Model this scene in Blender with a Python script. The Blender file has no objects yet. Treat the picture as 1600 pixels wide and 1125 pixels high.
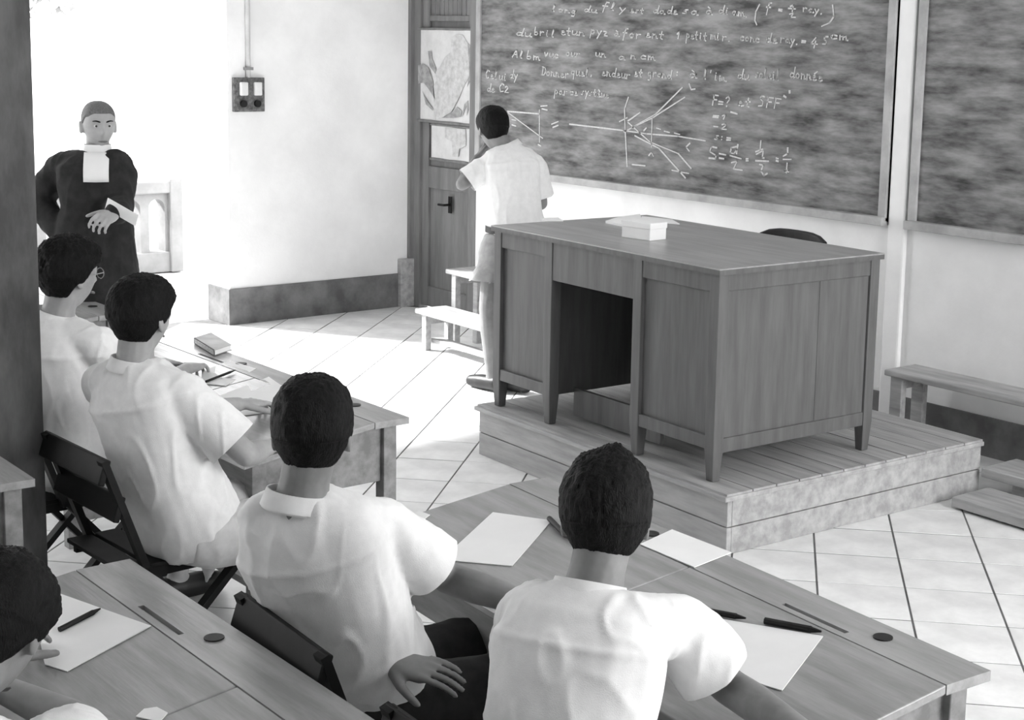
import bpy, bmesh, math, random
import numpy as np
from mathutils import Vector, noise
random.seed(7)
sc = bpy.context.scene
C = bpy.data.collections.new('classroom'); sc.collection.children.link(C)
rad = math.radians

# ------------------------------------------------------------------ camera
F, PX, PY, H = 2395.1, 901.87, 435.12, 2.0          # focal length and principal point in pixels of the 1600x1125 frame
def cam_axes(yaw, pitch, roll):
    cy, sy = math.cos(yaw), math.sin(yaw)
    f = np.array([-sy*math.cos(pitch), cy*math.cos(pitch), -math.sin(pitch)])
    r = np.array([cy, sy, 0.]); d = np.cross(f, r)
    c, s = math.cos(roll), math.sin(roll)
    return np.array([c*r+s*d, -s*r+c*d, f])
CM = cam_axes(rad(49.7796), rad(8.895), rad(-1.2992)); CO = np.array([0, 0, H])
def ray(x, y): return CM.T @ np.array([(x-PX)/F, (y-PY)/F, 1.])
def atz(x, y, z): d = ray(x, y); return CO + d*(z-H)/d[2]
def atx(x, y, X): d = ray(x, y); return CO + d*X/d[0]
def aty(x, y, Y): d = ray(x, y); return CO + d*Y/d[1]
def atd(x, y, D): return CO + ray(x, y)*D
def proj(P):
    v = CM @ (np.array(P, float)-CO); return PX+F*v[0]/v[2], PY+F*v[1]/v[2], v[2]
cam = bpy.data.cameras.new('camera'); co = bpy.data.objects.new('camera', cam); C.objects.link(co)
from mathutils import Matrix
r_, d_, f_ = CM
co.matrix_world = Matrix(((r_[0], -d_[0], -f_[0], 0), (r_[1], -d_[1], -f_[1], 0), (r_[2], -d_[2], -f_[2], H), (0, 0, 0, 1)))
cam.sensor_width = 36; cam.lens = F*36/1600
cam.shift_x = (800-PX)/1600; cam.shift_y = (PY-562.5)/1600
cam.clip_start = .05; cam.clip_end = 200
sc.camera = co

# ------------------------------------------------------------------ light
SKY, SUN, WIN = 8.5, 22.0, 460.0
w = bpy.data.worlds.new('overcast_white_sky'); sc.world = w; w.use_nodes = True
w.node_tree.nodes['Background'].inputs[0].default_value = (1, 1, 1, 1)
w.node_tree.nodes['Background'].inputs[1].default_value = SKY
sl = bpy.data.lights.new('sun_offscreen', 'SUN'); sl.energy = SUN; sl.angle = rad(2.5)
so = bpy.data.objects.new('sun_offscreen', sl); C.objects.link(so); so.location = (-16, 0, 9)
so.rotation_euler = Vector((.86, .51, -math.tan(rad(37)))).to_track_quat('-Z', 'Y').to_euler()
vs = sc.view_settings
vs.view_transform = 'Standard'; vs.look = 'None'; vs.gamma = 1; vs.use_curve_mapping = False; vs.exposure = -0.8

# room measures
XL, YW, XR, YB, ZC = -9.44, 6.33, 1.6, -6.0, 3.9      # left wall, board wall, window wall, back wall, ceiling
WT = .30
DY0, DY1, DH = .9, 4.87, 3.1                          # wide doorway in the left wall
FRONT_WINS = [(3.3, 4.65), (4.8, 6.15)]                # windows of the right wall, y ranges
BACK_WINS = []
WINS = BACK_WINS+FRONT_WINS
EY0, EY1 = -5.5, -.3                                 # unseen opening added to the left wall behind the camera, lights pupils' backs
WZ0, WZ1 = .8, 3.6
for y0, y1 in FRONT_WINS:                                    # bright sunlit courtyard light in the windows of the right wall
    l = bpy.data.lights.new('window_right_offscreen', 'AREA'); l.shape = 'RECTANGLE'; l.size = WZ1-WZ0; l.size_y = y1-y0; l.energy = WIN/2
    o = bpy.data.objects.new('window_right_offscreen', l); C.objects.link(o); o.location = (XR+WT+.02, (y0+y1)/2, (WZ0+WZ1)/2); o.rotation_euler = (0, rad(90), 0)

# ------------------------------------------------------------------ materials
def lin(s): return s/12.92 if s <= .04045 else ((s+.055)/1.055)**2.4
MATS = {}
def mat(name, s, var=.12, rough=.7, scale=(6, 6, 6), bump=0., detail=5, spec=.3, fine=None, lo=.35, hi=.65):
    """grey material: s is the sRGB grey of the thing, var its tonal mottling"""
    m = bpy.data.materials.new(name); m.use_nodes = True; nt = m.node_tree; N = nt.nodes; L = nt.links
    b = N['Principled BSDF']; b.inputs['Roughness'].default_value = rough; b.inputs['Specular IOR Level'].default_value = spec
    tc = N.new('ShaderNodeTexCoord'); mp = N.new('ShaderNodeMapping'); mp.inputs['Scale'].default_value = scale
    L.new(tc.outputs['Object'], mp.inputs[0])
    nz = N.new('ShaderNodeTexNoise'); nz.inputs['Scale'].default_value = 1; nz.inputs['Detail'].default_value = detail; nz.inputs['Roughness'].default_value = .62
    L.new(mp.outputs[0], nz.inputs[0])
    cr = N.new('ShaderNodeValToRGB'); g0, g1 = lin(max(s-var, .005)), lin(min(s+var, .97))
    cr.color_ramp.elements[0].position = lo; cr.color_ramp.elements[1].position = hi
    cr.color_ramp.elements[0].color = (g0, g0, g0, 1); cr.color_ramp.elements[1].color = (g1, g1, g1, 1)
    L.new(nz.outputs[0], cr.inputs[0]); L.new(cr.outputs[0], b.inputs['Base Color'])
    if bump:
        bp = N.new('ShaderNodeBump'); bp.inputs['Strength'].default_value = bump; bp.inputs['Distance'].default_value = .01
        src = nz.outputs[0]
        if fine:
            mf = N.new('ShaderNodeMapping'); mf.inputs['Scale'].default_value = fine; L.new(tc.outputs['Object'], mf.inputs[0])
            nf = N.new('ShaderNodeTexNoise'); nf.inputs['Scale'].default_value = 1; nf.inputs['Detail'].default_value = 3
            L.new(mf.outputs[0], nf.inputs[0]); src = nf.outputs[0]
        L.new(src, bp.inputs['Height']); L.new(bp.outputs[0], b.inputs['Normal'])
    MATS[name] = m; return m
mat('plaster', .91, .025, .9, (2, 2, 2), .08, fine=(60, 60, 60))
mat('back_panelling', .74, .05, .8)
mat('ceiling', .80, .02, .9)
mat('baseboard', .43, .07, .8, (5, 5, 5), .1)
mat('mortar', .42, .05, .95, spec=.05)
mat('tile', .90, .05, .42, (4, 4, 4), .05, spec=.4)
mat('board', .41, .17, .75, (3.0, 1, 12), .0, 9, lo=.34, hi=.66)
mat('board_frame', .64, .06, .6, (5, 3, 5))
mat('chalk', .76, .06, .95, (90, 90, 90))
mat('desk_wood', .36, .03, .55, (22, 22, 2.2), .05, fine=(90, 90, 5))
mat('desk_top', .58, .05, .32, (2.5, 22, 22), .06, fine=(5, 90, 90), spec=.5)
mat('platform_wood', .63, .06, .55, (2.5, 20, 20), .15, fine=(5, 80, 80))
mat('school_wood', .56, .05, .27, (2.5, 20, 20), .08, fine=(5, 90, 90), spec=.5)
mat('school_side', .50, .06, .55, (3, 20, 20), .08)
mat('bench_wood', .64, .07, .55, (3, 24, 24), .1)
mat('chair_dark', .085, .02, .6, (10, 10, 10), spec=.15)
mat('door_wood', .47, .04, .6, (14, 14, 2), .08)
mat('pillar', .31, .07, .6, (9, 9, 3), .1)
mat('ink', .07, .02, .5)
mat('paper', .91, .015, .85, (3, 3, 3))
mat('paper_grey', .76, .05, .85, (6, 6, 6))
mat('map_sea', .82, .03, .8, (10, 10, 10))
mat('map_land', .75, .06, .8, (24, 24, 24))
mat('map_dark', .60, .07, .8, (24, 24, 24))
mat('shirt', .88, .015, .9, (30, 30, 30), .1, fine=(420, 420, 420), spec=.1)
mat('skin', .50, .03, .55, (14, 14, 14), .03, spec=.35)
mat('skin_light', .64, .03, .55, (14, 14, 14), .03, spec=.35)
mat('skin_pale', .60, .03, .55, (14, 14, 14), .03, spec=.35)
mat('hair', .03, .015, .6, (260, 260, 60), .5, fine=(420, 420, 90), spec=.18)
mat('hair_short', .40, .05, .7, (260, 260, 90), .4, fine=(420, 420, 200))
mat('dark_shorts', .17, .03, .9, (20, 20, 20))
mat('grey_shorts', .62, .04, .9, (20, 20, 20))
mat('white_shorts', .80, .03, .9, (20, 20, 20))
mat('cassock', .17, .025, .85, (20, 20, 20), spec=.15)
mat('leather', .13, .03, .45)
mat('metal', .55, .05, .35)
mat('switch_plate', .36, .1, .5, (40, 40, 40))
mat('porcelain', .85, .03, .3)
mat('eye_white', .8, .02, .3); mat('lips', .40, .03, .5)
mat('stone', .52, .03, .9, (5, 5, 5)); mat('terrace_floor', .78, .03, .9, (3, 3, 3)); mat('earth', .75, .04, .9)
mat('leaf', .55, .08, .6, (3, 3, 3)); mat('bark', .45, .06, .9)
mat('frame_white', .8, .03, .6)
g_ = bpy.data.materials.new('glass'); g_.use_nodes = True; b_ = g_.node_tree.nodes['Principled BSDF']
b_.inputs['Roughness'].default_value = .05; b_.inputs['Transmission Weight'].default_value = 1; b_.inputs['IOR'].default_value = 1.1; MATS['glass'] = g_

# ------------------------------------------------------------------ mesh helpers
V = lambda *a: np.array(a if len(a) > 1 else a[0], float)
def unit(v): v = V(v); return v/max(np.linalg.norm(v), 1e-9)
class MB:
    def __init__(s): s.v, s.f = [], []
    def add(s, vs_, fs):
        n = len(s.v); s.v += [tuple(map(float, p)) for p in vs_]; s.f += [tuple(i+n for i in q) for q in fs]; return s
    def box(s, c, size, ax=None):
        c = V(c); h = V(size)/2; ax = np.eye(3) if ax is None else ax
        P = [c + ax[0]*h[0]*i + ax[1]*h[1]*j + ax[2]*h[2]*k for k in (-1, 1) for j in (-1, 1) for i in (-1, 1)]
        return s.add(P, [(0, 2, 3, 1), (4, 5, 7, 6), (0, 1, 5, 4), (2, 6, 7, 3), (0, 4, 6, 2), (1, 3, 7, 5)])
    def bb(s, lo, hi): lo, hi = V(lo), V(hi); return s.box((lo+hi)/2, hi-lo)
    def beam(s, a, b, wd, th, up=(0, 0, 1)):
        a, b = V(a), V(b); d = unit(b-a); x = unit(np.cross(d, up)) if abs(np.dot(d, up)) < .99 else V(1, 0, 0); y = np.cross(x, d)
        return s.box((a+b)/2, (wd, th, np.linalg.norm(b-a)), (x, y, d))
    def loft(s, rings, cap=True):
        n = len(rings[0]); P = [p for r in rings for p in r]; fs = []
        for i in range(len(rings)-1):
            for j in range(n):
                k = (j+1) % n; fs.append((i*n+j, i*n+k, (i+1)*n+k, (i+1)*n+j))
        if cap: fs += [tuple(range(n-1, -1, -1)), tuple(range((len(rings)-1)*n, len(rings)*n))]
        return s.add(P, fs)
    def tube(s, path, r, n=8, flat=1.):
        path = [V(p) for p in path]; rs = r if hasattr(r, '__len__') else [r]*len(path); rings = []
        d0 = unit(path[1]-path[0]); x = unit(np.cross(d0, (0, 0, 1))) if abs(d0[2]) < .95 else V(1, 0, 0)
        for i, p in enumerate(path):
            d = unit((path[min(i+1, len(path)-1)]-path[max(i-1, 0)])); x = unit(x-d*np.dot(x, d)); y = np.cross(d, x)
            rings.append([p + rs[i]*(x*math.cos(t)+flat*y*math.sin(t)) for t in np.linspace(0, 2*math.pi, n, endpoint=False)])
        return s.loft(rings)
    def capsule(s, a, b, ra, rb, n=14):
        a, b = V(a), V(b); d = unit(b-a); x = unit(np.cross(d, (0, 0, 1))) if abs(d[2]) < .95 else V(1, 0, 0); y = np.cross(d, x)
        rings = []
        for t in (-85, -60, -30, 0): rings.append((a+d*ra*math.sin(rad(t)), ra*math.cos(rad(t))))
        for t in (0, 30, 60, 85): rings.append((b+d*rb*math.sin(rad(t)), rb*math.cos(rad(t))))
        return s.loft([[p + r*(x*math.cos(q)+y*math.sin(q)) for q in np.linspace(0, 2*math.pi, n, endpoint=False)] for p, r in rings])
    def chain(s, pts, rs, n=14):
        for i in range(len(pts)-1): s.capsule(pts[i], pts[i+1], rs[i], rs[i+1], n)
        return s
    def prism(s, poly, a, b):
        """extrude a polygon given as 3-D points from offset a to offset b (vectors)"""
        n = len(poly); P = [V(p)+V(a) for p in poly]+[V(p)+V(b) for p in poly]
        return s.add(P, [tuple(range(n-1, -1, -1)), tuple(range(n, 2*n))]+[(i, (i+1) % n, n+(i+1) % n, n+i) for i in range(n)])
    def disc(s, c, r, nrm, n=16, th=.002):
        nrm = unit(nrm); x = unit(np.cross(nrm, (0, 0, 1))) if abs(nrm[2]) < .95 else V(1, 0, 0); y = np.cross(nrm, x)
        poly = [V(c)+r*(x*math.cos(t)+y*math.sin(t)) for t in np.linspace(0, 2*math.pi, n, endpoint=False)]
        return s.prism(poly, nrm*0, nrm*th)
    def mesh(s, name):
        me = bpy.data.meshes.new(name); me.from_pydata(s.v, [], s.f)
        bm = bmesh.new(); bm.from_mesh(me); bmesh.ops.recalc_face_normals(bm, faces=bm.faces); bm.to_mesh(me); bm.free()
        return me
    def build(s, name, m, parent=None, bevel=0, smooth=False):
        me = s.mesh(name); return link(name, me, m, parent, bevel, smooth)
def link(name, me, m, parent=None, bevel=0, smooth=False):
    o = bpy.data.objects.new(name, me); C.objects.link(o)
    if m and not me.materials: me.materials.append(MATS[m])
    if parent: o.parent = parent
    if bevel:
        md = o.modifiers.new('bevel', 'BEVEL'); md.width = bevel; md.segments = 2; md.limit_method = 'ANGLE'
    if smooth: me.polygons.foreach_set('use_smooth', [True]*len(me.polygons))
    return o
def tag(o, label=None, cat=None, group=None, kind=None):
    for k, v in (('label', label), ('category', cat), ('group', group), ('kind', kind)):
        if v: o[k] = v
    return o
def thing(name, label, cat, loc=(0, 0, 0), rz=0., group=None):
    o = bpy.data.objects.new(name, None); C.objects.link(o); o.location = loc; o.rotation_euler = (0, 0, rz); o.empty_display_size = .1
    return tag(o, label, cat, group)
def struct(name, mb, m, **k): return tag(mb.build(name, m, **k), kind='structure')
def copy_tree(o, parent=None):
    c = o.copy(); C.objects.link(c); c.parent = parent
    for ch in list(o.children): copy_tree(ch, c)
    return c

# ------------------------------------------------------------------ the room
TU, TV, TA_ = .3262, .336, rad(42.45)
ca, sa = math.cos(TA_), math.sin(TA_)
floor = struct('floor', MB().bb((XL-WT, YB, -.10), (XR, YW+.1, -.0022)), 'mortar')
tm = MB()
q = .0008
hx, hy = TU/2-.004, TV/2-.004
tm.loft([[(-hx, -hy, -.012), (hx, -hy, -.012), (hx, hy, -.012), (-hx, hy, -.012)], [(-hx, -hy, -.0008), (hx, -hy, -.0008), (hx, hy, -.0008), (-hx, hy, -.0025)],
         [(-hx+q, -hy+q, 0), (hx-q, -hy+q, 0), (hx-q, hy-q, 0), (-hx+q, hy-q, 0)]])
tme = tm.mesh('tile'); tme.materials.append(MATS['tile'])
cells = []
for i in range(-50, 40):
    for j in range(-30, 60):
        u, v = .2147+TU*(i+.5), 7.285+TV*(j+.5-8)
        x, y = u*ca-v*sa, u*sa+v*ca
        if not (XL-.05 < x < XR-.15 and YB+.15 < y < YW+.05): continue
        px, py, d = proj((x, y, 0))
        inn = d > 0 and -30 < px < 1630 and -30 < py < 1160
        # floor that nothing stands on, in view of the photograph
        seen = inn and ((y > 2.85) or (x > -4.0 and x < -3.3 and y > 1.0) or (x > -1.75))
        if -5.9 < x < -3.9 and 4.4 < y < 5.9: seen = False
        cells.append((0 if seen else 1, d if d > 0 else 99, x, y))
cells.sort()
for k, (_, d, x, y) in enumerate(cells[:300]):
    o = bpy.data.objects.new('tile', tme); C.objects.link(o); o.parent = floor
    o.location = (x, y, random.uniform(-.0012, .0008)); o.rotation_euler = (random.uniform(-.002, .002), random.uniform(-.002, .002), TA_)
rest = MB()
for _, d, x, y in cells[300:]:
    rest.add([(x+a*ca-b*sa, y+a*sa+b*ca, c) for a, b, c in tm.v], tm.f)
tag(rest.build('tile_field', 'tile', floor), kind='stuff')

# left wall with the wide doorway
mb = MB(); mb.bb((XL-WT, YB, -.05), (XL, EY0, ZC)); mb.bb((XL-WT, EY1, -.05), (XL, DY0, ZC)); mb.bb((XL-WT, EY0, DH), (XL, EY1, ZC)); mb.bb((XL-WT, DY1, -.05), (XL, YW+WT, ZC)); mb.bb((XL-WT, DY0, DH), (XL, DY1, ZC))
struct('wall_left', mb, 'plaster')
mb = MB(); mb.bb((XL, DY1-.012, 0), (XL+.012, 6.24, .25)); mb.bb((XL-WT, DY1-.012, 0), (XL, DY1, .25))
struct('baseboard_left', mb, 'baseboard')
# board wall with the recessed door
DX0, DX1, DTOP = XL+.0, XL+.84, 2.62
mb = MB(); mb.bb((DX1, YW, -.05), (XR+WT, YW+WT, ZC)); mb.bb((XL, YW, DTOP), (DX1, YW+WT, ZC))
struct('wall_front', mb, 'plaster')
struct('baseboard_front', MB().bb((DX1+.1, YW-.012, 0), (XR, YW, .20)), 'baseboard')
pil = struct('trim_1', MB().bb((-4.975, YW-.035, .0), (-4.865, YW, ZC)), 'plaster', bevel=.012)
struct('trim_2', MB().bb((XL+.0, 6.235, 0), (XL+.05, YW+.03, .36)), 'bench_wood', bevel=.006)
# right wall with windows
mb = MB(); ys = [YB]+[v for a in WINS for v in a]+[YW]
for i in range(0, len(ys), 2): mb.bb((XR, ys[i], -.05), (XR+WT, ys[i+1], ZC))
for a, b in WINS: mb.bb((XR, a, -.05), (XR+WT, b, WZ0)); mb.bb((XR, a, WZ1), (XR+WT, b, ZC))
struct('wall_right', mb, 'plaster')
struct('wall_back', MB().bb((XL-WT, YB-WT, -.05), (XR+WT, YB, ZC)), 'back_panelling')
struct('ceiling', MB().bb((XL-WT, YB-WT, ZC), (XR+WT, YW+WT, ZC+.12)), 'ceiling')
for k, (a, b) in enumerate(WINS):
    m_ = MB(); t = .05
    m_.bb((XR+.1, a, WZ0), (XR+.15, a+t, WZ1)); m_.bb((XR+.1, b-t, WZ0), (XR+.15, b, WZ1)); m_.bb((XR+.1, a, WZ0), (XR+.15, b, WZ0+t)); m_.bb((XR+.1, a, WZ1-t), (XR+.15, b, WZ1))
    m_.bb((XR+.1, (a+b)/2-t/2, WZ0), (XR+.15, (a+b)/2+t/2, WZ1))
    struct('window_%d' % (k+1), m_, 'frame_white')

# door beside the blackboard
dr = thing('door_1', None, None, (0, 0, 0)); tag(dr, kind='structure')
MB().bb((DX0, YW-.01, 0), (DX0+.035, YW+.12, DTOP)).build('jamb', 'door_wood', dr)
MB().bb((DX0+.035, YW+.02, 0), (DX0+.115, YW+.1, DTOP)).build('door_frame', 'door_wood', dr)
MB().bb((DX1-.075, YW-.01, 0), (DX1, YW+.1, DTOP)).build('door_frame', 'door_wood', dr, .004)
lx0, lx1 = DX0+.115, DX1-.075
m_ = MB()
m_.bb((lx0, YW+.04, .02), (lx0+.085, YW+.085, DTOP)); m_.bb((lx1-.085, YW+.04, .02), (lx1, YW+.085, DTOP))
for z0, z1 in ((.02, .17), (.90, 1.06), (2.10, 2.14)): m_.bb((lx0+.0852, YW+.041, z0), (lx1-.0852, YW+.084, z1))
leaf = m_.build('door_leaf', 'door_wood', dr, .004)
MB().bb((lx0+.085, YW+.06, .17), (lx1-.085, YW+.08, .90)).build('panel', 'door_wood', leaf)
MB().bb((lx0+.085, YW+.06, 1.06), (lx1-.085, YW+.08, 2.10)).build('panel', 'door_wood', leaf)
for k in range(9):
    x = lx0+.085+(lx1-lx0-.17)*(k+.5)/9
    MB().bb((x-.022, YW+.055, 2.14), (x+.022, YW+.075, DTOP)).build('slat', 'door_wood', leaf)
m_ = MB(); m_.bb((-8.975, YW+.03, .74), (-8.94, YW+.04, .86)); m_.tube([(-8.957, YW+.04, .80), (-8.957, YW-.02, .80), (-9.02, YW-.025, .80)], .009)
m_.build('door_handle', 'ink', leaf)

# wall maps hanging on the door
def wall_sheet(name, label, x0, x1, z0, z1, y, shapes):
    t = thing(name, label, 'map', ((x0+x1)/2, y, z0))
    ox, oz = (x0+x1)/2, z0
    n = 10; m_ = MB(); th = .0015
    for s_ in (0,):
        top = [(x0-ox+(x1-x0)*i/n, .004*math.sin(i*1.3), z) for z in (z1-oz, 0) for i in range(n+1)]
        m_.add(top, [(i, i+1, n+2+i, n+1+i) for i in range(n)]); m_.add([(p[0], p[1]+th, p[2]) for p in top], [(i, i+1, n+2+i, n+1+i) for i in range(n)])
    sh = m_.build('map_sheet', 'map_sea', t, smooth=True)
    for mt, poly in shapes:
        P = [((x0-ox)+(x1-x0)*a, -.007, (z1-z0)*(1-b)) for a, b in poly]
        MB().prism(P, (0, 0, 0), (0, .0015, 0)).build('printed_area', mt, sh)
    MB().tube([(x0-ox-.01, 0, 0), (x1-ox+.01, 0, 0)], .011).build('bottom_rod', 'door_wood', t)
    MB().tube([(x0-ox-.01, 0, z1-oz), (x1-ox+.01, 0, z1-oz)], .009).build('top_rod', 'door_wood', t)
    return t
land = [(.30, .98), (.28, .75), (.26, .62), (.32, .55), (.30, .45), (.38, .40), (.46, .30), (.56, .24), (.58, .10), (.66, .05), (.76, .06), (.84, .14), (.86, .28), (.88, .40), (.87, .50), (.80, .58), (.72, .70), (.66, .78), (.58, .88), (.46, .94)]
wall_sheet('wall_map', 'large printed relief map hanging on the door beside the blackboard', -9.345, -8.625, 1.385, 2.045, YW+.022,
  [('map_land', land), ('map_dark', [(0, .40), (.08, .38), (.18, .42), (.26, .56), (.30, .76), (.20, .66), (.10, .58), (0, .60)]),
   ('map_dark', [(.17, .24), (.23, .24), (.24, .32), (.32, .42), (.30, .48), (.20, .40)]), ('map_dark', [(.84, .14), (.90, .17), (.98, .20), (1, .27), (.93, .24), (.91, .36), (.92, .50), (.84, .60), (.88, .44)]),
   ('map_dark', [(.42, .95), (.60, .87), (.68, .82), (.76, .86), (.74, .92), (.62, .94)]), ('map_dark', [(.08, .68), (.14, .76), (.27, .86), (.26, .88), (.14, .82)]),
   ('map_dark', [(.80, .78), (.86, .74), (.87, .84), (.84, .90), (.84, .80), (.78, .90), (.76, .92)])])
wall_sheet('small_map', 'smaller pale printed map hanging below the relief map on the door', -9.19, -8.60, 1.115, 1.365, YW+.03,
  [('map_land', [(.30, .05), (.72, .05), (.74, .5), (.60, .62), (.58, .85), (.46, .86), (.45, .45), (.30, .35)])])

# electric switch box and conduit on the left wall
sw = thing('switch_box', 'dark electric switch panel with two porcelain fuses on the side wall', 'switch', (XL, 5.02, 1.46))
MB().bb((0, -.115, 0), (.03, .115, .23)).build('panel', 'switch_plate', sw, .004)
for dy in (-.05, .055):
    MB().bb((.03, dy-.028, .11), (.06, dy+.028, .20)).build('fuse', 'porcelain', sw, .008)
    MB().disc((.03, dy, .055), .024, (1, 0, 0), 14, .02).build('screw_cap', 'ink', sw)
co_ = thing('conduit', 'thin vertical cable conduit running up from the switch panel', 'pipe', (XL, 5.02, 1.69))
MB().tube([(.012, 0, -.01), (.012, 0, ZC-1.69)], .017, 10).build('pipe', 'paper_grey', co_, smooth=True)
for z in (.05, .8, 1.6): MB().bb((0, -.03, z), (.032, .03, z+.02)).build('clip', 'metal', co_)

# ------------------------------------------------------------------ blackboards
def blackboard(name, label, x0, x1, z0, z1, frame_l=True, frame_r=True):
    t = thing(name, label, 'blackboard', ((x0+x1)/2, YW, z0)); ox, oy, oz = (x0+x1)/2, YW, z0
    fw = .05
    MB().bb((x0-ox, -.03, .02), (x1-ox, 0, z1-z0)).build('writing_surface', 'board', t)
    MB().bb((x0-ox, -.075, 0), (x1-ox, 0, .045)).build('chalk_ledge', 'board_frame', t, .004)
    if frame_l: MB().bb((x0-ox, -.045, .02), (x0-ox+fw, -.001, z1-z0)).build('frame_side', 'board_frame', t, .004)
    if frame_r: MB().bb((x1-ox-fw, -.045, .02), (x1-ox, -.001, z1-z0)).build('frame_side', 'board_frame', t, .004)
    MB().bb((x0-ox, -.045, z1-z0-fw), (x1-ox, -.001, z1-z0)).build('frame_top', 'board_frame', t, .004)
    return t
BL = -8.565
bb1 = blackboard('blackboard', 'long wall blackboard covered with chalk writing and a ray diagram', BL, -4.985, 1.08, 2.66)
bb2 = blackboard('blackboard', 'smeared empty blackboard to the side of the wall pilaster', -4.845, -1.3, 1.08, 2.66)

# chalk strokes: single-line script letters, x-height 1, on a baseline
GL = {
 'a': ['.7,.8 .3,.95 .05,.5 .25,.05 .6,.3 .75,.95 .7,.1 .95,.1'], 'b': ['.1,2 .1,.1 .5,0 .7,.4 .5,.8 .15,.6'], 'c': ['.7,.8 .3,1 .05,.5 .3,0 .75,.15'],
 'd': ['.65,.8 .25,.9 .05,.4 .3,0 .65,.3', '.8,2 .7,.05 .95,.1'], 'e': ['.1,.5 .65,.6 .5,1 .15,.8 .1,.2 .45,0 .85,.2'], 'f': ['.7,1.9 .4,1.9 .3,1 .25,-.8', '.05,.9 .65,.95'],
 'g': ['.7,.8 .3,1 .05,.5 .3,.1 .65,.4 .75,1 .6,-.8 .2,-.8'], 'h': ['.1,2 .1,0', '.1,.6 .45,1 .65,.7 .65,0 .9,.1'], 'i': ['.2,1 .2,.1 .4,.05', '.22,1.4 .25,1.45'],
 'j': ['.3,1 .25,-.7 0,-.6'], 'l': ['.15,.1 .35,1.8 .2,2 .1,.2 .4,0'], 'm': ['0,1 .1,0', '.1,.7 .35,1 .45,.1', '.45,.7 .7,1 .8,.1 1,.1'], 'n': ['.05,1 .1,0', '.1,.7 .4,1 .6,.7 .6,.1 .85,.1'],
 'o': ['.4,1 .05,.6 .2,.05 .6,.1 .7,.6 .4,1'], 'p': ['.15,1 .1,-.9', '.15,.8 .5,1 .7,.6 .5,.1 .15,.2'], 'q': ['.65,.9 .25,1 .05,.5 .3,.1 .65,.4', '.7,1 .65,-.9'], 'r': ['.05,1 .15,0', '.15,.7 .35,1 .65,.95'],
 's': ['.6,.95 .25,.9 .2,.6 .55,.4 .45,.05 .05,.1'], 't': ['.3,1.7 .25,.15 .55,.05', '.0,1 .6,1.05'], 'u': ['.05,1 .1,.15 .45,.05 .65,.4', '.7,1 .7,.1 .95,.1'], 'v': ['.05,1 .35,0 .65,1'], 'y': ['.05,1 .35,.3', '.7,1 .2,-.8'],
 'x': ['.05,1 .7,0', '.7,1 .05,0'], 'z': ['.05,1 .65,1 .1,0 .7,.05'], '.': ['.2,.0 .28,.05'], "'": ['.25,1.8 .2,1.4'], '=': ['.05,.75 .7,.8', '.05,.3 .7,.35'], '-': ['.05,.5 .6,.5'], ',': ['.2,.1 .1,-.3'], ':': ['.2,.2 .25,.25', '.2,.8 .25,.85'],
 '(': ['.5,2.2 .15,1 .2,-.4 .5,-1'], ')': ['.1,2.2 .5,1 .4,-.4 .0,-1'], '?': ['.1,1.5 .4,1.9 .7,1.4 .35,.7', '.32,.1 .38,.15'], '2': ['.05,1.2 .35,1.5 .6,1.1 .05,0 .75,.05'], '4': ['.45,1.6 .05,.5 .75,.5', '.5,1 .45,-.2'], '5': ['.65,1.5 .2,1.45 .15,.9 .55,.7 .5,.1 .05,.05'],
 '1': ['.1,1.0 .4,1.6 .35,0'], 'é': ['.1,.5 .65,.6 .5,1 .15,.8 .1,.2 .45,0 .85,.2', '.35,1.3 .8,1.7'], 'è': ['.1,.5 .65,.6 .5,1 .15,.8 .1,.2 .45,0 .85,.2', '.2,1.7 .55,1.3'], 'à': ['.7,.8 .3,.95 .05,.5 .25,.05 .6,.3 .75,.95 .7,.1 .95,.1', '.2,1.7 .5,1.35'],
 'D': ['.2,1.9 .15,0', '0,1.8 .6,1.7 .9,1 .6,.1 .05,0'], 'S': ['.7,1.8 .3,1.9 .15,1.4 .6,.9 .6,.2 .1,.05'], 'F': ['.2,1.8 .15,0', '.1,1.8 .85,1.75', '.15,1 .7,1.0'], 'C': ['.8,1.6 .4,1.9 .1,1 .35,.05 .85,.2'], 'A': ['.05,0 .45,1.8 .75,0', '.2,.7 .7,.7'], 'f': ['.7,1.9 .4,1.9 .3,1 .25,-.8', '.05,.9 .65,.95']}
SURF = YW-.0318
def board_pt(px, py): p = aty(px, py, SURF); return V(p[0], SURF, p[2])-V(bb1.location)
def stroke(mb, pts, wd):
    """a chalk line: flat ribbon with real thickness lying on the board"""
    for a, b in zip(pts[:-1], pts[1:]):
        d = b-a; l = np.linalg.norm(d)
        if l < 1e-4: continue
        d /= l; nrm = V(-d[2], 0, d[0]); a2, b2 = a-d*wd*.35, b+d*wd*.35
        j = random.uniform(.75, 1.2)*wd/2
        mb.prism([a2+nrm*j, a2-nrm*j, b2-nrm*j*.9, b2+nrm*j*.9], (0, 0, 0), (0, -.0012, 0))
def write(mb, text, px, py, xh, slope=.13, wd=.0085, width=None, slant=.12):
    """px, py: where the baseline starts; xh: x-height in pixels"""
    adv = (width/len(text)) if width else xh*.95
    cx = px
    for ch in text:
        for st in GL.get(ch, []):
            pts = []
            for p in st.split():
                a, b = map(float, p.split(','))
                X = cx+(a+slant*b)*adv*.98; Yp = py+(X-px)*slope-b*xh+random.uniform(-.25, .25)
                pts.append(board_pt(X, Yp))
            stroke(mb, pts, wd)
        cx += adv
def lines(mb, segs, wd=.009):
    for s_ in segs: stroke(mb, [board_pt(*p) for p in s_], wd)
wr = MB()
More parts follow.
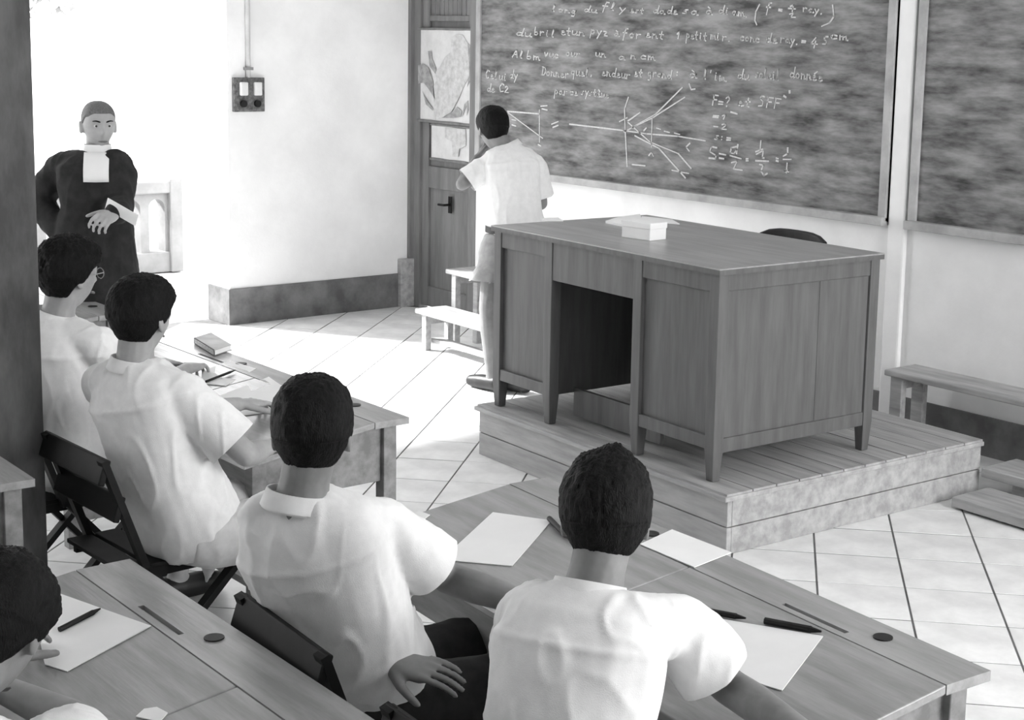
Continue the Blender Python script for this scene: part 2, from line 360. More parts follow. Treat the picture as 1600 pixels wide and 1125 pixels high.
write(wr, 'long', 862, 17, 5, width=40); write(wr, 'du', 912, 18, 5, width=22); write(wr, 'fly', 940, 14, 6, width=40); write(wr, 'est', 984, 19, 5, width=24); write(wr, 'da', 1020, 20, 6, width=20); write(wr, 'de', 1042, 21, 6, width=18)
write(wr, 'sa', 1066, 21, 7, width=26); write(wr, 'à', 1102, 22, 7, width=12); write(wr, 'diam.', 1122, 21, 7, width=52); write(wr, '(', 1178, 28, 10, width=12); write(wr, 'f', 1196, 17, 7, width=11); write(wr, '=', 1216, 18, 5, width=8)
lines(wr, [[(1232, 13), (1243, 14)], [(1235, 10), (1240, 8), (1238, 18)], [(1234, 22), (1241, 20), (1235, 27), (1243, 27)]]); write(wr, 'ray.', 1254, 18, 6, width=36); lines(wr, [[(1301, 8), (1303, 26), (1296, 36), (1284, 41)]])
write(wr, 'du', 806, 55, 6, width=26); write(wr, 'bril', 834, 54, 6, width=36); write(wr, 'et', 876, 54, 7, width=18); write(wr, 'un', 893, 54, 6, width=22); write(wr, 'pyz', 922, 53, 7, width=30); write(wr, 'à', 959, 56, 5, width=10); write(wr, 'for', 972, 57, 7, width=32); write(wr, 'ent', 1008, 58, 7, width=32)
write(wr, '1', 1056, 60, 7, width=10); write(wr, 'petit', 1072, 60, 7.5, width=34); write(wr, 'mir.', 1110, 61, 7, width=36); write(wr, 'conc', 1156, 63, 7, width=32); write(wr, 'de', 1196, 66, 7.5, width=20); write(wr, 'ray.', 1219, 66, 7, width=32); write(wr, '=', 1252, 68, 6, width=9); write(wr, '4', 1266, 72, 9, width=14); write(wr, '5', 1285, 69, 8.5, width=11); write(wr, 'cm', 1297, 60, 6.5, width=28)
write(wr, 'Albm', 800, 89, 6.5, width=44); write(wr, 'vuc', 850, 88, 6, width=24); write(wr, 'our', 884, 87, 6, width=24); write(wr, 'un', 930, 88, 6, width=18); write(wr, 'a', 966, 93, 6, width=12); write(wr, 'n', 985, 92, 6, width=10); write(wr, 'cm', 1000, 92, 6.5, width=24)
write(wr, 'Donner', 846, 117, 7, width=44); write(wr, 'quel', 892, 117, 7, width=30); write(wr, ',', 923, 118, 6, width=6); write(wr, 'endeur', 940, 118, 7, width=46); write(wr, 'et', 990, 119, 7, width=16); write(wr, 'grand', 1012, 119, 7, width=38); write(wr, ':', 1056, 119, 8, width=8); write(wr, 'à', 1076, 121, 7, width=14); write(wr, "l'im.", 1099, 123, 8, width=42); write(wr, 'du', 1152, 123, 8, width=20); write(wr, 'soleil', 1180, 121, 8.5, width=40); write(wr, 'donnée', 1234, 121, 8.5, width=52)
write(wr, 'par', 866, 147, 7, width=22); write(wr, 'ce', 890, 148, 6, width=14); write(wr, 'système', 908, 148, 6.5, width=44)
write(wr, 'Celui', 758, 122, 7, width=36); write(wr, 'dy', 796, 122, 7, width=14); write(wr, 'de', 761, 143, 6.5, width=13); write(wr, 'C2', 779, 143, 7, width=18)
write(wr, 'F=?', 1112, 164, 9, width=30); write(wr, 'et', 1152, 165, 8, width=24); write(wr, 'SFF', 1184, 166, 9, width=36); lines(wr, [[(1225, 150), (1228, 152)], [(1234, 142), (1234, 145)]], .012)
write(wr, '=1', 1113, 184, 5, width=26); lines(wr, [[(1142, 175), (1152, 178)]]); write(wr, '-2', 1114, 200, 6, width=24); write(wr, 's:=', 1116, 218, 7, width=28)
# sum of fractions
lines(wr, [[(1120, 231), (1112, 229), (1109, 237), (1119, 243), (1118, 248), (1108, 247)], [(1124, 240), (1134, 242)], [(1124, 247), (1131, 248)],
  [(1151, 229), (1143, 231), (1141, 239), (1147, 240), (1152, 233)], [(1153, 226), (1151, 240)], [(1141, 243), (1158, 248)], [(1143, 254), (1152, 252), (1146, 264), (1160, 266)],
  [(1166, 248), (1169, 248)], [(1166, 251), (1169, 251)], [(1189, 220), (1188, 234)], [(1181, 237), (1192, 233)], [(1182, 241), (1193, 235), (1191, 246), (1194, 247)], [(1181, 251), (1201, 252)], [(1187, 257), (1193, 258), (1189, 267), (1194, 274), (1199, 271)],
  [(1213, 247), (1216, 248)], [(1213, 251), (1216, 252)], [(1231, 231), (1231, 240), (1224, 244)], [(1224, 249), (1236, 249)], [(1230, 255), (1229, 266)], [(1226, 267), (1233, 266), (1231, 271), (1226, 267)]], .010)
wr.build('chalk_writing', 'chalk', bb1)
# ray diagrams
dg = MB()
lines(dg, [[(793, 174), (843, 178)], [(794, 176), (848, 216)], [(843, 172), (843, 222)], [(890, 194), (925, 198), (975, 204), (1010, 209), (1060, 213), (1102, 220)], [(975, 206), (1020, 184), (1070, 152)], [(988, 199), (1025, 178), (1066, 137)],
  [(982, 152), (976, 170), (977, 204), (980, 260)], [(1019, 186), (1018, 230)], [(980, 190), (1016, 222), (1060, 240), (1080, 263)], [(992, 212), (1030, 232), (1071, 278)], [(1050, 266), (1076, 271)], [(988, 257), (1008, 259)], [(980, 190), (1000, 176)], [(968, 190), (980, 184)]], .009)
lines(dg, [[(1026, 200), (1032, 202)], [(1038, 205), (1046, 207)], [(1054, 208), (1062, 210)], [(1014, 243), (1018, 238), (1021, 244)], [(1078, 224), (1072, 230), (1077, 236)], [(1077, 131), (1080, 140), (1086, 139)], [(845, 166), (855, 165)], [(847, 170), (855, 172)], [(841, 226), (845, 228)], [(862, 194), (872, 190)], [(864, 199), (872, 196)], [(800, 187), (806, 188)], [(800, 195), (806, 197)], [(1006, 204), (1010, 200)]], .009)
dg.build('chalk_diagram', 'chalk', bb1)

# ------------------------------------------------------------------ teacher's platform and desk
def axes(rz): c, s = math.cos(rz), math.sin(rz); return V(c, s, 0), V(-s, c, 0)
PRZ = rad(-2.9)
pf = thing('platform', 'low wooden plank platform carrying the teacher desk', 'platform', (-5.80, 4.306, 0), PRZ)
PW_, PD, PH = 1.762, 1.56, .25
nb = 12
for k in range(nb):
    y0, y1 = PD*k/nb-.012*(k == 0), PD*(k+1)/nb
    MB().bb((-.004, y0+.003, PH-.010), (PW_+.004, y1-.003, PH-random.uniform(0, .002))).build('plank', 'platform_wood', pf)
MB().bb((-.012, -.024, PH-.030), (PW_+.012, PD, PH-.010)).build('nosing', 'platform_wood', pf, .003)
for z0, z1 in ((.0, .108), (.112, PH-.03)):
    MB().bb((.0, 0, z0), (PW_, .025, z1)).build('side_board', 'platform_wood', pf, .003)
    MB().bb((PW_-.025, .026, z0), (PW_, PD-.005, z1)).build('side_board', 'platform_wood', pf, .003)
    MB().bb((0, .026, z0), (.025, PD-.005, z1)).build('side_board', 'platform_wood', pf, .003)
    MB().bb((.026, PD-.03, z0), (PW_-.026, PD-.005, z1)).build('side_board', 'platform_wood', pf, .003)

DRZ = rad(-2.6)
DW, DD, DHT = 1.565, .935, .87
td = thing('teacher_desk', 'large panelled wooden teacher desk with open kneehole on the platform', 'desk', (-5.745, 4.34, PH), DRZ)
MB().bb((-.012, -.012, DHT-.005), (DW+.012, DD+.012, DHT)).build('desk_top', 'desk_top', td)
MB().bb((-.012, -.012, DHT-.026), (DW+.012, DD+.012, DHT-.005)).build('top_edging', 'desk_wood', td)
lw = .055
legx = [0, .405, 1.035, DW-lw]
def leg(mb, x, y, w_=lw, taper=.7, top=DHT-.025, dx=0):
    z1 = .13
    mb.loft([[(x+w_*(1-taper)/2, y+w_*(1-taper)/2, 0), (x+w_*(1+taper)/2, y+w_*(1-taper)/2, 0), (x+w_*(1+taper)/2, y+w_*(1+taper)/2, 0), (x+w_*(1-taper)/2, y+w_*(1+taper)/2, 0)],
             [(x, y, z1), (x+w_, y, z1), (x+w_, y+w_, z1), (x, y+w_, z1)], [(x, y, top), (x+w_, y, top), (x+w_, y+w_, top), (x, y+w_, top)]])
for x in legx:
    for y in (0, DD-lw):
        m_ = MB(); leg(m_, x, y); m_.build('leg', 'desk_wood', td, .003)
# front faces of the two pedestals, apron, sides
for a, b in ((legx[0]+lw, legx[1]), (legx[2]+lw, legx[3])):
    for y in (0, DD-.03):
        MB().bb((a, y+.02, .13), (b, y+.032, DHT-.03)).build('panel', 'desk_wood', td)
        MB().bb((a, y+.004, DHT-.10), (b, y+.034, DHT-.025)).build('rail', 'desk_wood', td, .003)
        MB().bb((a, y+.004, .13), (b, y+.034, .185)).build('rail', 'desk_wood', td, .003)
MB().bb((legx[1]+lw, .004, DHT-.20), (legx[2], .034, DHT-.025)).build('apron', 'desk_wood', td, .003)
MB().bb((legx[1]+lw, DD-.06, DHT-.20), (legx[2], DD-.03, DHT-.025)).build('apron', 'desk_wood', td, .003)
for x in (.004, DW-.034):
    MB().bb((x, lw, DHT-.095), (x+.03, DD-lw, DHT-.025)).build('rail', 'desk_wood', td, .003)
    MB().bb((x, lw, .115), (x+.03, DD-lw, .175)).build('rail', 'desk_wood', td, .003)
for xs in ((.014, .026), (DW-.026, DW-.014)):
    for k in range(2):
        ya, yb = lw+(DD-2*lw)*(0, .64)[k], lw+(DD-2*lw)*(.64, 1)[k]
        MB().bb((xs[0]+.0015*k, ya, .17), (xs[1]+.0015*k, yb-.0004, DHT-.09)).build('panel', 'desk_wood', td)
# inside of the kneehole
MB().bb((legx[1]+.01, lw, .13), (legx[1]+.03, DD-lw, DHT-.025)).build('inner_panel', 'desk_wood', td)
MB().bb((legx[2]+.025, lw, .13), (legx[2]+.045, DD-lw, DHT-.025)).build('inner_panel', 'desk_wood', td)
MB().bb((legx[1]+.03, DD-.10, .02), (legx[2]+.025, DD-.08, DHT-.03)).build('back_panel', 'desk_wood', td)
MB().bb((legx[1]+.03, .16, .02), (legx[2]+.02, .18, .15)).build('foot_board', 'desk_wood', td)
MB().bb((lw, .05, .13), (legx[1], DD-.05, .145)).build('pedestal_floor', 'desk_wood', td)
MB().bb((legx[2]+lw, .05, .13), (DW-lw, DD-.05, .145)).build('pedestal_floor', 'desk_wood', td)

ZD = PH+DHT
def sheet(name, label, pts, z, th=.0016, m='paper', cat='paper', group=None, n=1):
    c = np.mean([V(p[0], p[1], 0) for p in pts], axis=0)
    mb = MB(); P = [V(p[0]-c[0], p[1]-c[1], 0) for p in pts]
    mb.prism(P, (0, 0, 0), (0, 0, th))
    o = mb.build(name, m); o.location = (c[0], c[1], z+.0004)
    return tag(o, label, cat, group)
def px_sheet(name, label, pxs, z, **k): return sheet(name, label, [atz(x, y, z)[:2] for x, y in pxs], z, **k)
# box and papers on the teacher desk
bx = thing('cardboard_box', 'small white cardboard box beside the papers on the teacher desk', 'box', (-5.03, 4.64, ZD), rad(6))
MB().bb((-.085, -.055, 0), (.085, .055, .062)).build('box_body', 'paper', bx, .003)
MB().bb((-.088, -.058, .050), (.088, .058, .078)).build('box_lid', 'paper', bx, .003)
px_sheet('open_book', 'open pale booklet lying behind the box on the teacher desk', [(946, 349), (985, 357), (1003, 348), (1000, 338), (965, 343)], ZD, th=.012, cat='book')
px_sheet('paper_sheet', 'loose white sheet curling behind the box on the teacher desk', [(1000, 346), (1062, 351), (1050, 344), (1003, 339)], ZD, th=.004)
px_sheet('paper_sheet', 'white paper lying at the end of the teacher desk by the standing boy', [(846, 346), (880, 346), (872, 341), (848, 342)], ZD, th=.004)

# teacher's chair behind the desk
tc_ = thing('teacher_chair', 'dark padded chair standing behind the teacher desk', 'chair', (-5.02, 5.42, PH), rad(180))
m_ = MB(); m_.bb((-.21, -.20, .41), (.21, .20, .45)); m_.build('seat', 'leather', tc_, .012)
rings = []
for i, t in enumerate(np.linspace(0, 1, 9)):
    x = -.215+.43*t; dip = .035*(abs(2*t-1)**4); cur = .03*(1-(2*t-1)**2)
    rings.append([(x, -.20-cur, .62), (x, -.17-cur, .62), (x, -.185-cur, .845-dip), (x, -.215-cur, .845-dip)])
MB().loft(rings).build('backrest', 'leather', tc_, .008)
for sx in (-1, 1):
    MB().beam((sx*.18, -.17, 0), (sx*.18, -.20, .66), .035, .035).build('leg', 'leather', tc_)
    MB().beam((sx*.18, .17, 0), (sx*.18, .17, .42), .035, .035).build('leg', 'leather', tc_)

# ------------------------------------------------------------------ benches
def bench(name, label, p0, p1, h, wd, m, th=.03, legs=(.06, .94), stretcher=True, foot=.05, cat='bench'):
    p0, p1 = V(p0[0], p0[1], 0), V(p1[0], p1[1], 0); L = np.linalg.norm(p1-p0); rz = math.atan2(p1[1]-p0[1], p1[0]-p0[0])
    t = thing(name, label, cat, tuple(p0), rz)
    MB().bb((0, -wd/2, h-th), (L, wd/2, h)).build('seat', m, t, .006)
    for a in legs:
        for s in (-1, 1): MB().beam((L*a, s*(wd/2-.035), 0), (L*a, s*(wd/2-.035), h-th+.002), foot, .04, (0, 1, 0)).build('leg', m, t, .003)
        MB().bb((L*a-.018, -wd/2+.03, h-th-.06), (L*a+.018, wd/2-.03, h-th)).build('cross_rail', m, t)
    if stretcher: MB().bb((L*legs[0], -.05, .05), (L*legs[1], .03, .075)).build('stretcher', m, t, .003)
    return t
f1 = atz(668, 546, 0); bench('low_bench', 'low sunlit wooden bench standing in front of the taller one', (f1[0]-.07, f1[1]+.07), (f1[0]+1.35, f1[1]+.02), .262, .24, 'bench_wood')
f2 = atz(703, 541, 0); bench('tall_bench', 'taller narrow wooden bench behind the low sunlit bench', (f2[0]-.07, f2[1]+.13), (f2[0]+1.2, f2[1]+.08), .50, .24, 'bench_wood', stretcher=False)
bench('wall_bench', 'long wooden bench along the wall under the second blackboard', (-4.72, 6.13), (-2.5, 6.10), .405, .24, 'bench_wood', legs=(.03, .97), foot=.07, stretcher=False)
for k, (y, z, lab) in enumerate(((5.87, .13, 'long pale plank raised on blocks beside the platform, below the wall bench'), (5.59, .055, 'long low plank on the tiled floor beside the platform end'))):
    t = thing('plank_step', lab, 'plank', (-3.93+.05*k, y, 0), rad(-1.5))
    MB().bb((0, -.13, z-.045), (2.4, .13, z)).build('board', 'bench_wood', t, .005)
    for x in (.15, 1.2, 2.2): MB().bb((x, -.10, 0), (x+.08, .10, z-.044)).build('block', 'bench_wood', t)

# timber post in the room
po = thing('timber_post', 'dark square timber post rising to the ceiling beside the desks', 'post', (-4.52, 1.60, 0), 0)
MB().bb((-.075, -.075, 0), (.075, .075, ZC)).build('shaft', 'pillar', po, .006)
MB().bb((-.085, -.085, 0), (.085, .085, .12)).build('base_block', 'pillar', po, .004)

# ------------------------------------------------------------------ pupils' desks
def school_desk(label, far_right, rz, L, depth=.60, z1=.76, z0=.70):
    """origin: far right top corner above the floor; local x runs towards the other end, y towards the pupils"""
    t = thing('school_desk', label, 'desk', (far_right[0], far_right[1], 0), rz, 'double school desks in rows')
    st = .13
    gy0, gy1 = -st+.018, -st+.032; gx = [-L, -.75*L-.10, -.75*L+.10, -.25*L-.10, -.25*L+.10, 0]
    bs = MB(); bs.bb((-L, -st, z1-.022), (0, 0, z1-.012)); bs.bb((-L, -st, z1-.012), (0, gy0, z1)); bs.bb((-L, gy1, z1-.012), (0, 0, z1))
    for k in (0, 2, 4): bs.bb((gx[k], gy0, z1-.012), (gx[k+1], gy1, z1))
    bs.build('back_strip', 'school_wood', t)
    for a, b in ((-L, -L/2-.002), (-L/2+.002, 0)):
        mb = MB(); P = [(a, -st-.002, z1), (b, -st-.002, z1), (b, -depth, z0), (a, -depth, z0)]
        mb.prism(P, (0, 0, -.02), (0, 0, 0)); ld = mb.build('lid', 'school_wood', t, .003)
        cx = (a+b)/2
        MB().bb((cx-.099, gy0+.0005, z1-.0125), (cx+.099, gy1-.0005, z1-.011)).build('pen_groove', 'school_wood', t)
        m2 = MB(); m2.disc((cx+.16, -.06, z1-.001), .021, (0, 0, 1), 18, .004); m2.build('inkwell', 'ink', t)
    zb = .545
    for x in (-L+.05, -.075):
        mb = MB(); P = [(x, -.03, zb), (x, -.03, z1-.022), (x, -st, z1-.022), (x, -depth+.05, z0-.018), (x, -depth+.05, zb)]
        mb.prism(P, (0, 0, 0), (.022, 0, 0)); mb.build('side_panel', 'school_side', t)
    MB().bb((-L+.06, -.05, zb), (-.06, -.03, z1-.02)).build('front_panel', 'school_side', t)
    MB().bb((-L+.06, -depth+.05, zb), (-.06, -depth+.07, z0-.012)).build('near_panel', 'school_side', t)
    MB().bb((-L+.06, -depth+.06, zb), (-.06, -.04, zb+.015)).build('box_bottom', 'school_side', t)
    for x in (-L+.035, -.085):
        MB().bb((x, -.075, 0), (x+.05, -.025, z1-.022)).build('leg', 'school_side', t, .003)
        MB().bb((x, -depth+.045, 0), (x+.05, -depth+.095, z0-.015)).build('leg', 'school_side', t, .003)
        MB().bb((x+.012, -depth+.09, .10), (x+.038, -.07, .15)).build('foot_rail', 'school_side', t)
    MB().bb((-L+.06, -depth*.5-.03, .10), (-.05, -depth*.5+.03, .125)).build('foot_rest', 'school_side', t)
    return t
DSK_F = (-1.69, 2.545, rad(-5)); DSK_2 = (-4.09, 2.75, rad(0))
school_desk('double school desk below the platform with three white papers on it', DSK_F[:2], DSK_F[2], 1.60)
school_desk('double school desk with a book on it beside the sunlit floor', DSK_2[:2], DSK_2[2], 1.60)
school_desk('double school desk standing in front of the man in the black cassock', (-6.35, 2.78), 0, 1.60)
school_desk('double school desk with one white paper and a black pen, in the second row', (-1.73, 1.435), rad(-.5), 1.60)
school_desk('school desk showing only its corner beside the timber post', (-4.10, 1.515), rad(-1), 1.60)

# papers and writing things
def on_lid(dsk, px, py):
    """a point of a sloping desk lid under a pixel"""
    z = .74
    for _ in range(12):
        p = atz(px, py, z); c, s = math.cos(dsk[2]), math.sin(dsk[2]); ly = -(-s*0)+(-(p[0]-dsk[0])*s+(p[1]-dsk[1])*c)
        z = .76 if ly > -.13 else .76-.06*(-.13-ly)/.47
    return V(p[0], p[1], z)
def lid_sheet(name, label, dsk, pxs, th=.002, m='paper', cat='paper', lift=.0015):
    P = [on_lid(dsk, *p)+V(0, 0, lift) for p in pxs]; c = np.mean(P, axis=0)
    mb = MB(); mb.prism([p-c for p in P], (0, 0, 0), (0, 0, th)); o = mb.build(name, m); o.location = tuple(c)
    return tag(o, label, cat)
DSK_L = (-1.73, 1.435, rad(-.5))
lid_sheet('paper_sheet', 'white sheet before the pupil in the creased shirt, below the platform', DSK_F, [(770, 802), (862, 815), (800, 886), (690, 876)])
lid_sheet('paper_sheet', 'small white sheet beyond the tufted head, by the far edge of the desk', DSK_F, [(1050, 829), (1143, 865), (1085, 888), (1000, 852)])
lid_sheet('paper_sheet', 'large white sheet with ruler and pen beside the pupil with tufted hair', DSK_F, [(1045, 955), (1168, 976), (1286, 996), (1222, 1081), (1140, 1056), (1060, 1000)])
lid_sheet('paper_sheet', 'white sheet with a black pen across it on the second row desk', DSK_L, [(95, 930), (236, 980), (105, 1051), (70, 1040), (60, 990)])
lid_sheet('paper_sheet', 'white sheet by the outstretched elbow at the end of the desk', DSK_F, [(612, 822), (655, 800), (672, 806), (645, 826)])
lid_sheet('paper_sheet', 'paper scrap near the edge of the second row desk', DSK_L, [(212, 1122), (225, 1110), (245, 1107), (262, 1116), (250, 1130)])
def pen(name, label, dsk, a, b, r=.006, lift=.009, m='ink', cat='pen'):
    A, B = on_lid(dsk, *a)+V(0, 0, lift), on_lid(dsk, *b)+V(0, 0, lift); c = (A+B)/2; d = B-A
    t = thing(name, label, cat, tuple(c-V(0, 0, lift)))
    MB().tube([-d/2+V(0, 0, lift), d*.32+V(0, 0, lift)], r, 8).build('barrel', m, t)
    MB().tube([d*.32+V(0, 0, lift), d*.5+V(0, 0, lift)], [r*.9, r*.3], 8).build('nib_holder', 'metal' if m != 'ink' else 'ink', t)
    return t
pen('pen', 'thick black pen lying across the sheet on the second row desk', DSK_L, (93, 990), (157, 957), .006)
pen('ruler', 'black ruler lying along the top of the large white sheet', DSK_F, (1082, 956), (1165, 972), .007, cat='ruler')
pen('pen', 'black pen lying along the far corner of the large white sheet', DSK_F, (1195, 976), (1283, 993), .008)
pen('pen', 'dark pen beside the sheet near the tufted head', DSK_F, (858, 815), (890, 848), .007)
# book and papers on the desk by the sunlit floor
B0, B1, B2 = [atz(x, y, .76)[:2] for x, y in ((303, 537), (335, 557), (362, 548))]
bk = thing('book', 'closed book with dark spine on the desk by the sunlit floor', 'book', (*B1, .76))
e1, e2 = V(*(B0-B1), 0), V(*(B2-B1), 0)
MB().prism([(0, 0, 0), e1, e1+e2, e2], (0, 0, .002), (0, 0, .004)).build('cover', 'school_side', bk)
MB().prism([V(0, 0, 0)+e1*.02, e1*.98, e1*.98+e2*.97, e1*.02+e2*.97], (0, 0, .004), (0, 0, .022)).build('pages', 'paper', bk)
MB().prism([(0, 0, 0), e1, e1+e2, e2], (0, 0, .022), (0, 0, .025)).build('cover', 'paper_grey', bk)
MB().prism([(0, 0, 0), e1, e1+e2*.03, e2*.03], (0, 0, .002), (0, 0, .025)).build('spine', 'leather', bk)
lid_sheet('paper_sheet', 'white sheet under the writing hand on the desk by the sunlit floor', DSK_2, [(318, 580), (360, 565), (400, 577), (352, 604), (314, 600)])
lid_sheet('paper_sheet', 'sheet of paper under the folded forearms on the desk by the sunlit floor', DSK_2, [(330, 625), (420, 590), (452, 612), (420, 645), (345, 655)])
pen('pen', 'dark pencil lying across the papers on the desk by the sunlit floor', DSK_2, (322, 600), (368, 582), .005)

# ------------------------------------------------------------------ folding chairs
def make_chair():
    t = thing('folding_chair', None, 'chair', (0, 0, 0), 0, 'dark wooden folding chairs')
    for s in (-1, 1):
        x = s*.19
        MB().beam((x, -.27, .80), (x, -.14, .44), .034, .02, (0, 1, 0)).build('back_post', 'chair_dark', t)
        MB().beam((x, -.145, .46), (x, .25, 0), .034, .02, (0, 1, 0)).build('leg', 'chair_dark', t)
        MB().beam((x-s*.024, .20, .44), (x-s*.024, -.25, 0), .034, .02, (0, 1, 0)).build('leg', 'chair_dark', t)
        MB().beam((x-s*.022, -.20, .435), (x-s*.022, .20, .435), .02, .03).build('seat_rail', 'chair_dark', t)
    for k in range(5):
        y = -.18+.09*k; MB().bb((-.185, y-.038, .45), (.185, y+.038, .464)).build('seat_slat', 'chair_dark', t, .003)
    for z in (.765, .65):
        y = -.27+(.80-z)*.36
        MB().beam((-.205, y-.012, z), (.205, y-.012, z), .02, .075, (0, .32, 1)).build('back_slat', 'chair_dark', t, .004)
    MB().beam((-.19, .20, .06), (.19, .20, .06), .02, .03).build('stretcher', 'chair_dark', t)
    MB().beam((-.17, -.19, .06), (.17, -.19, .06), .02, .03).build('stretcher', 'chair_dark', t)
    return t
chair0 = make_chair(); first = [True]
def chair(x, y, rz, label):
    o = chair0 if first[0] else copy_tree(chair0); first[0] = False
    o.location = (x, y, 0); o.rotation_euler = (0, 0, rz); o['label'] = label; return o

# ------------------------------------------------------------------ people
def remesh(mb, voxel, smooth=4, disp=None, opens=()):
    me = mb.mesh('tmp'); o = bpy.data.objects.new('tmp', me); sc.collection.objects.link(o)
    r = o.modifiers.new('r', 'REMESH'); r.mode = 'VOXEL'; r.voxel_size = voxel
    if smooth: s = o.modifiers.new('s', 'SMOOTH'); s.iterations = smooth; s.factor = .5
    dgp = bpy.context.evaluated_depsgraph_get(); out = bpy.data.meshes.new_from_object(o.evaluated_get(dgp))
    bpy.data.objects.remove(o); bpy.data.meshes.remove(me)
    if disp:
        n = len(out.vertices); co_ = np.empty(n*3); no = np.empty(n*3)
        out.vertices.foreach_get('co', co_); out.vertex_normals.foreach_get('vector', no)
        co_ = co_.reshape(-1, 3); no = no.reshape(-1, 3)
        d = np.array([disp(p) for p in co_]); co_ += no*d[:, None]
        out.vertices.foreach_set('co', co_.ravel())
    if opens:
        bm = bmesh.new(); bm.from_mesh(out)
        for p, d, rr in opens:
            p, d = V(p), unit(d); pv = Vector(p)
            fs = [f_ for f_ in bm.faces if (f_.calc_center_median()-pv).length < rr]
            gm = fs+list({e_ for f_ in fs for e_ in f_.edges})+list({v_ for f_ in fs for v_ in f_.verts})
            bmesh.ops.bisect_plane(bm, geom=gm, plane_co=Vector(p-d*voxel*1.6), plane_no=Vector(d), clear_outer=True)
        bm.to_mesh(out); bm.free()
    out.polygons.foreach_set('use_smooth', [True]*len(out.polygons))
    return out
def ell(c, x, y, a, b, n=20, p=2.3):
    out = []
    for t in np.linspace(0, 2*math.pi, n, endpoint=False):
        ct, st = math.cos(t), math.sin(t)
        out.append(V(c)+V(x)*a*math.copysign(abs(ct)**(2/p), ct)+V(y)*b*math.copysign(abs(st)**(2/p), st))
    return out
def sstep(a, b, x): t = min(max((x-a)/(b-a), 0), 1); return t*t*(3-2*t)
def head_pt(c):
    """surface of a head in its own frame (x right, y forward, z up) along unit direction c"""
    if c[2] > 0: c = c/(abs(c[0])**2.5+abs(c[1])**2.5+abs(c[2])**2.5)**.4
    x, y, z = .0735*c[0], .094*c[1], .113*c[2]
    if y < 0: y *= 1.03
    t = sstep(.01, -.115, z)
    x *= 1-.30*t
    y = y*(1-.10*t) if y > 0 else y*(1-.50*t)
    g = lambda px, pz, sx, sz, a: a*math.exp(-((x-px)/sx)**2-((z-pz)/sz)**2)
    if c[1] > 0:
        k = c[1]
        y += k*(g(0, -.022, .011, .013, .021)+g(0, .0, .008, .022, .010)+g(0, -.062, .022, .012, .006)+g(0, -.102, .022, .014, .008)+g(0, .034, .05, .014, .004))
        for s in (-1, 1): y -= k*g(s*.031, .012, .017, .010, .009); y += k*g(s*.042, -.015, .018, .016, .003)
    return V(x, y, z)
def uv_dirs(nu, nv):
    for j in range(nv+1):
        e = -math.pi/2+math.pi*j/nv
        for i in range(nu):
            a = 2*math.pi*i/nu; yield V(math.cos(e)*math.cos(a), math.cos(e)*math.sin(a), math.sin(e))
def uv_faces(nu, nv): return [(j*nu+i, j*nu+(i+1) % nu, (j+1)*nu+(i+1) % nu, (j+1)*nu+i) for j in range(nv) for i in range(nu)]
def frame(fwd, up=(0, 0, 1), roll=0):
    f = unit(fwd); r = unit(np.cross(f, up)); u = np.cross(r, f)
    if roll: c, s = math.cos(roll), math.sin(roll); r, u = c*r+s*u, -s*r+c*u
    return r, f, u
def add_head(mb, hc, R, k=1.0):
    to = lambda p: V(hc)+k*(R[0]*p[0]+R[1]*p[1]+R[2]*p[2])
    mb.add([to(head_pt(c)) for c in uv_dirs(72, 56)], uv_faces(72, 56))
    for s in (-1, 1):         # ears
        ring = []
        for i, t in enumerate(np.linspace(0, 2*math.pi, 12, endpoint=False)): ring.append((s*.080, -.012+.017*math.cos(t)-.006*math.sin(t), -.006+.031*math.sin(t)))
        inner = [(s*.070, p[1]*.9, p[2]*.9) for p in ring]; outer = [(s*.086, p[1]-.004, p[2]) for p in ring]; tip = [(s*.088, -.016+(p[1]+.016)*.7, p[2]*.75) for p in ring]
        mb.loft([[to(p) for p in r] for r in (inner, ring, outer, tip)])
    return to
def hair_mesh(hc, R, k=1.0, top=.022, side=.008, front=.055, nape=-.062, tuft=None, seed=0., side_low=-.02, messy=.5):
    """hair cap: thickness falls below the skin outside the hairline"""
    P = []
    for c in uv_dirs(128, 96):
        p = head_pt(c)
        az = math.atan2(abs(p[0]), p[1])                      # 0 front .. pi back
        # hairline height as function of azimuth
        if az < 1.0: hl = front-.02*sstep(.4, 1.0, az)
        elif az < 1.75: hl = (front-.02)+(side_low-front+.02)*sstep(1.0, 1.7, az)
        else: hl = side_low+(nape-side_low)*sstep(1.75, 2.3, az)
        m = sstep(hl-.010, hl+.012, p[2])
        th = side+(top-side)*sstep(-.03, .085, p[2]+.02*max(0, -c[1]))
        n1 = noise.noise(Vector((p[0]*38+seed, p[1]*38, p[2]*22)))*.28+noise.noise(Vector((p[0]*95+seed, p[1]*95, p[2]*40)))*.3+noise.noise(Vector((p[0]*260+seed, p[1]*260, p[2]*90)))*.35
        d = -.010+(th+.010)*m+m*th*messy*.7*n1
        if tuft is not None: q_ = p-V(tuft[:3]); d += tuft[3]*math.exp(-np.dot(q_, q_)/tuft[4]**2)
        P.append(p+unit(p)*d)
    to = lambda p: V(hc)+k*(R[0]*p[0]+R[1]*p[1]+R[2]*p[2])
    mb = MB(); mb.add([to(p) for p in P], uv_faces(128, 96)); return mb
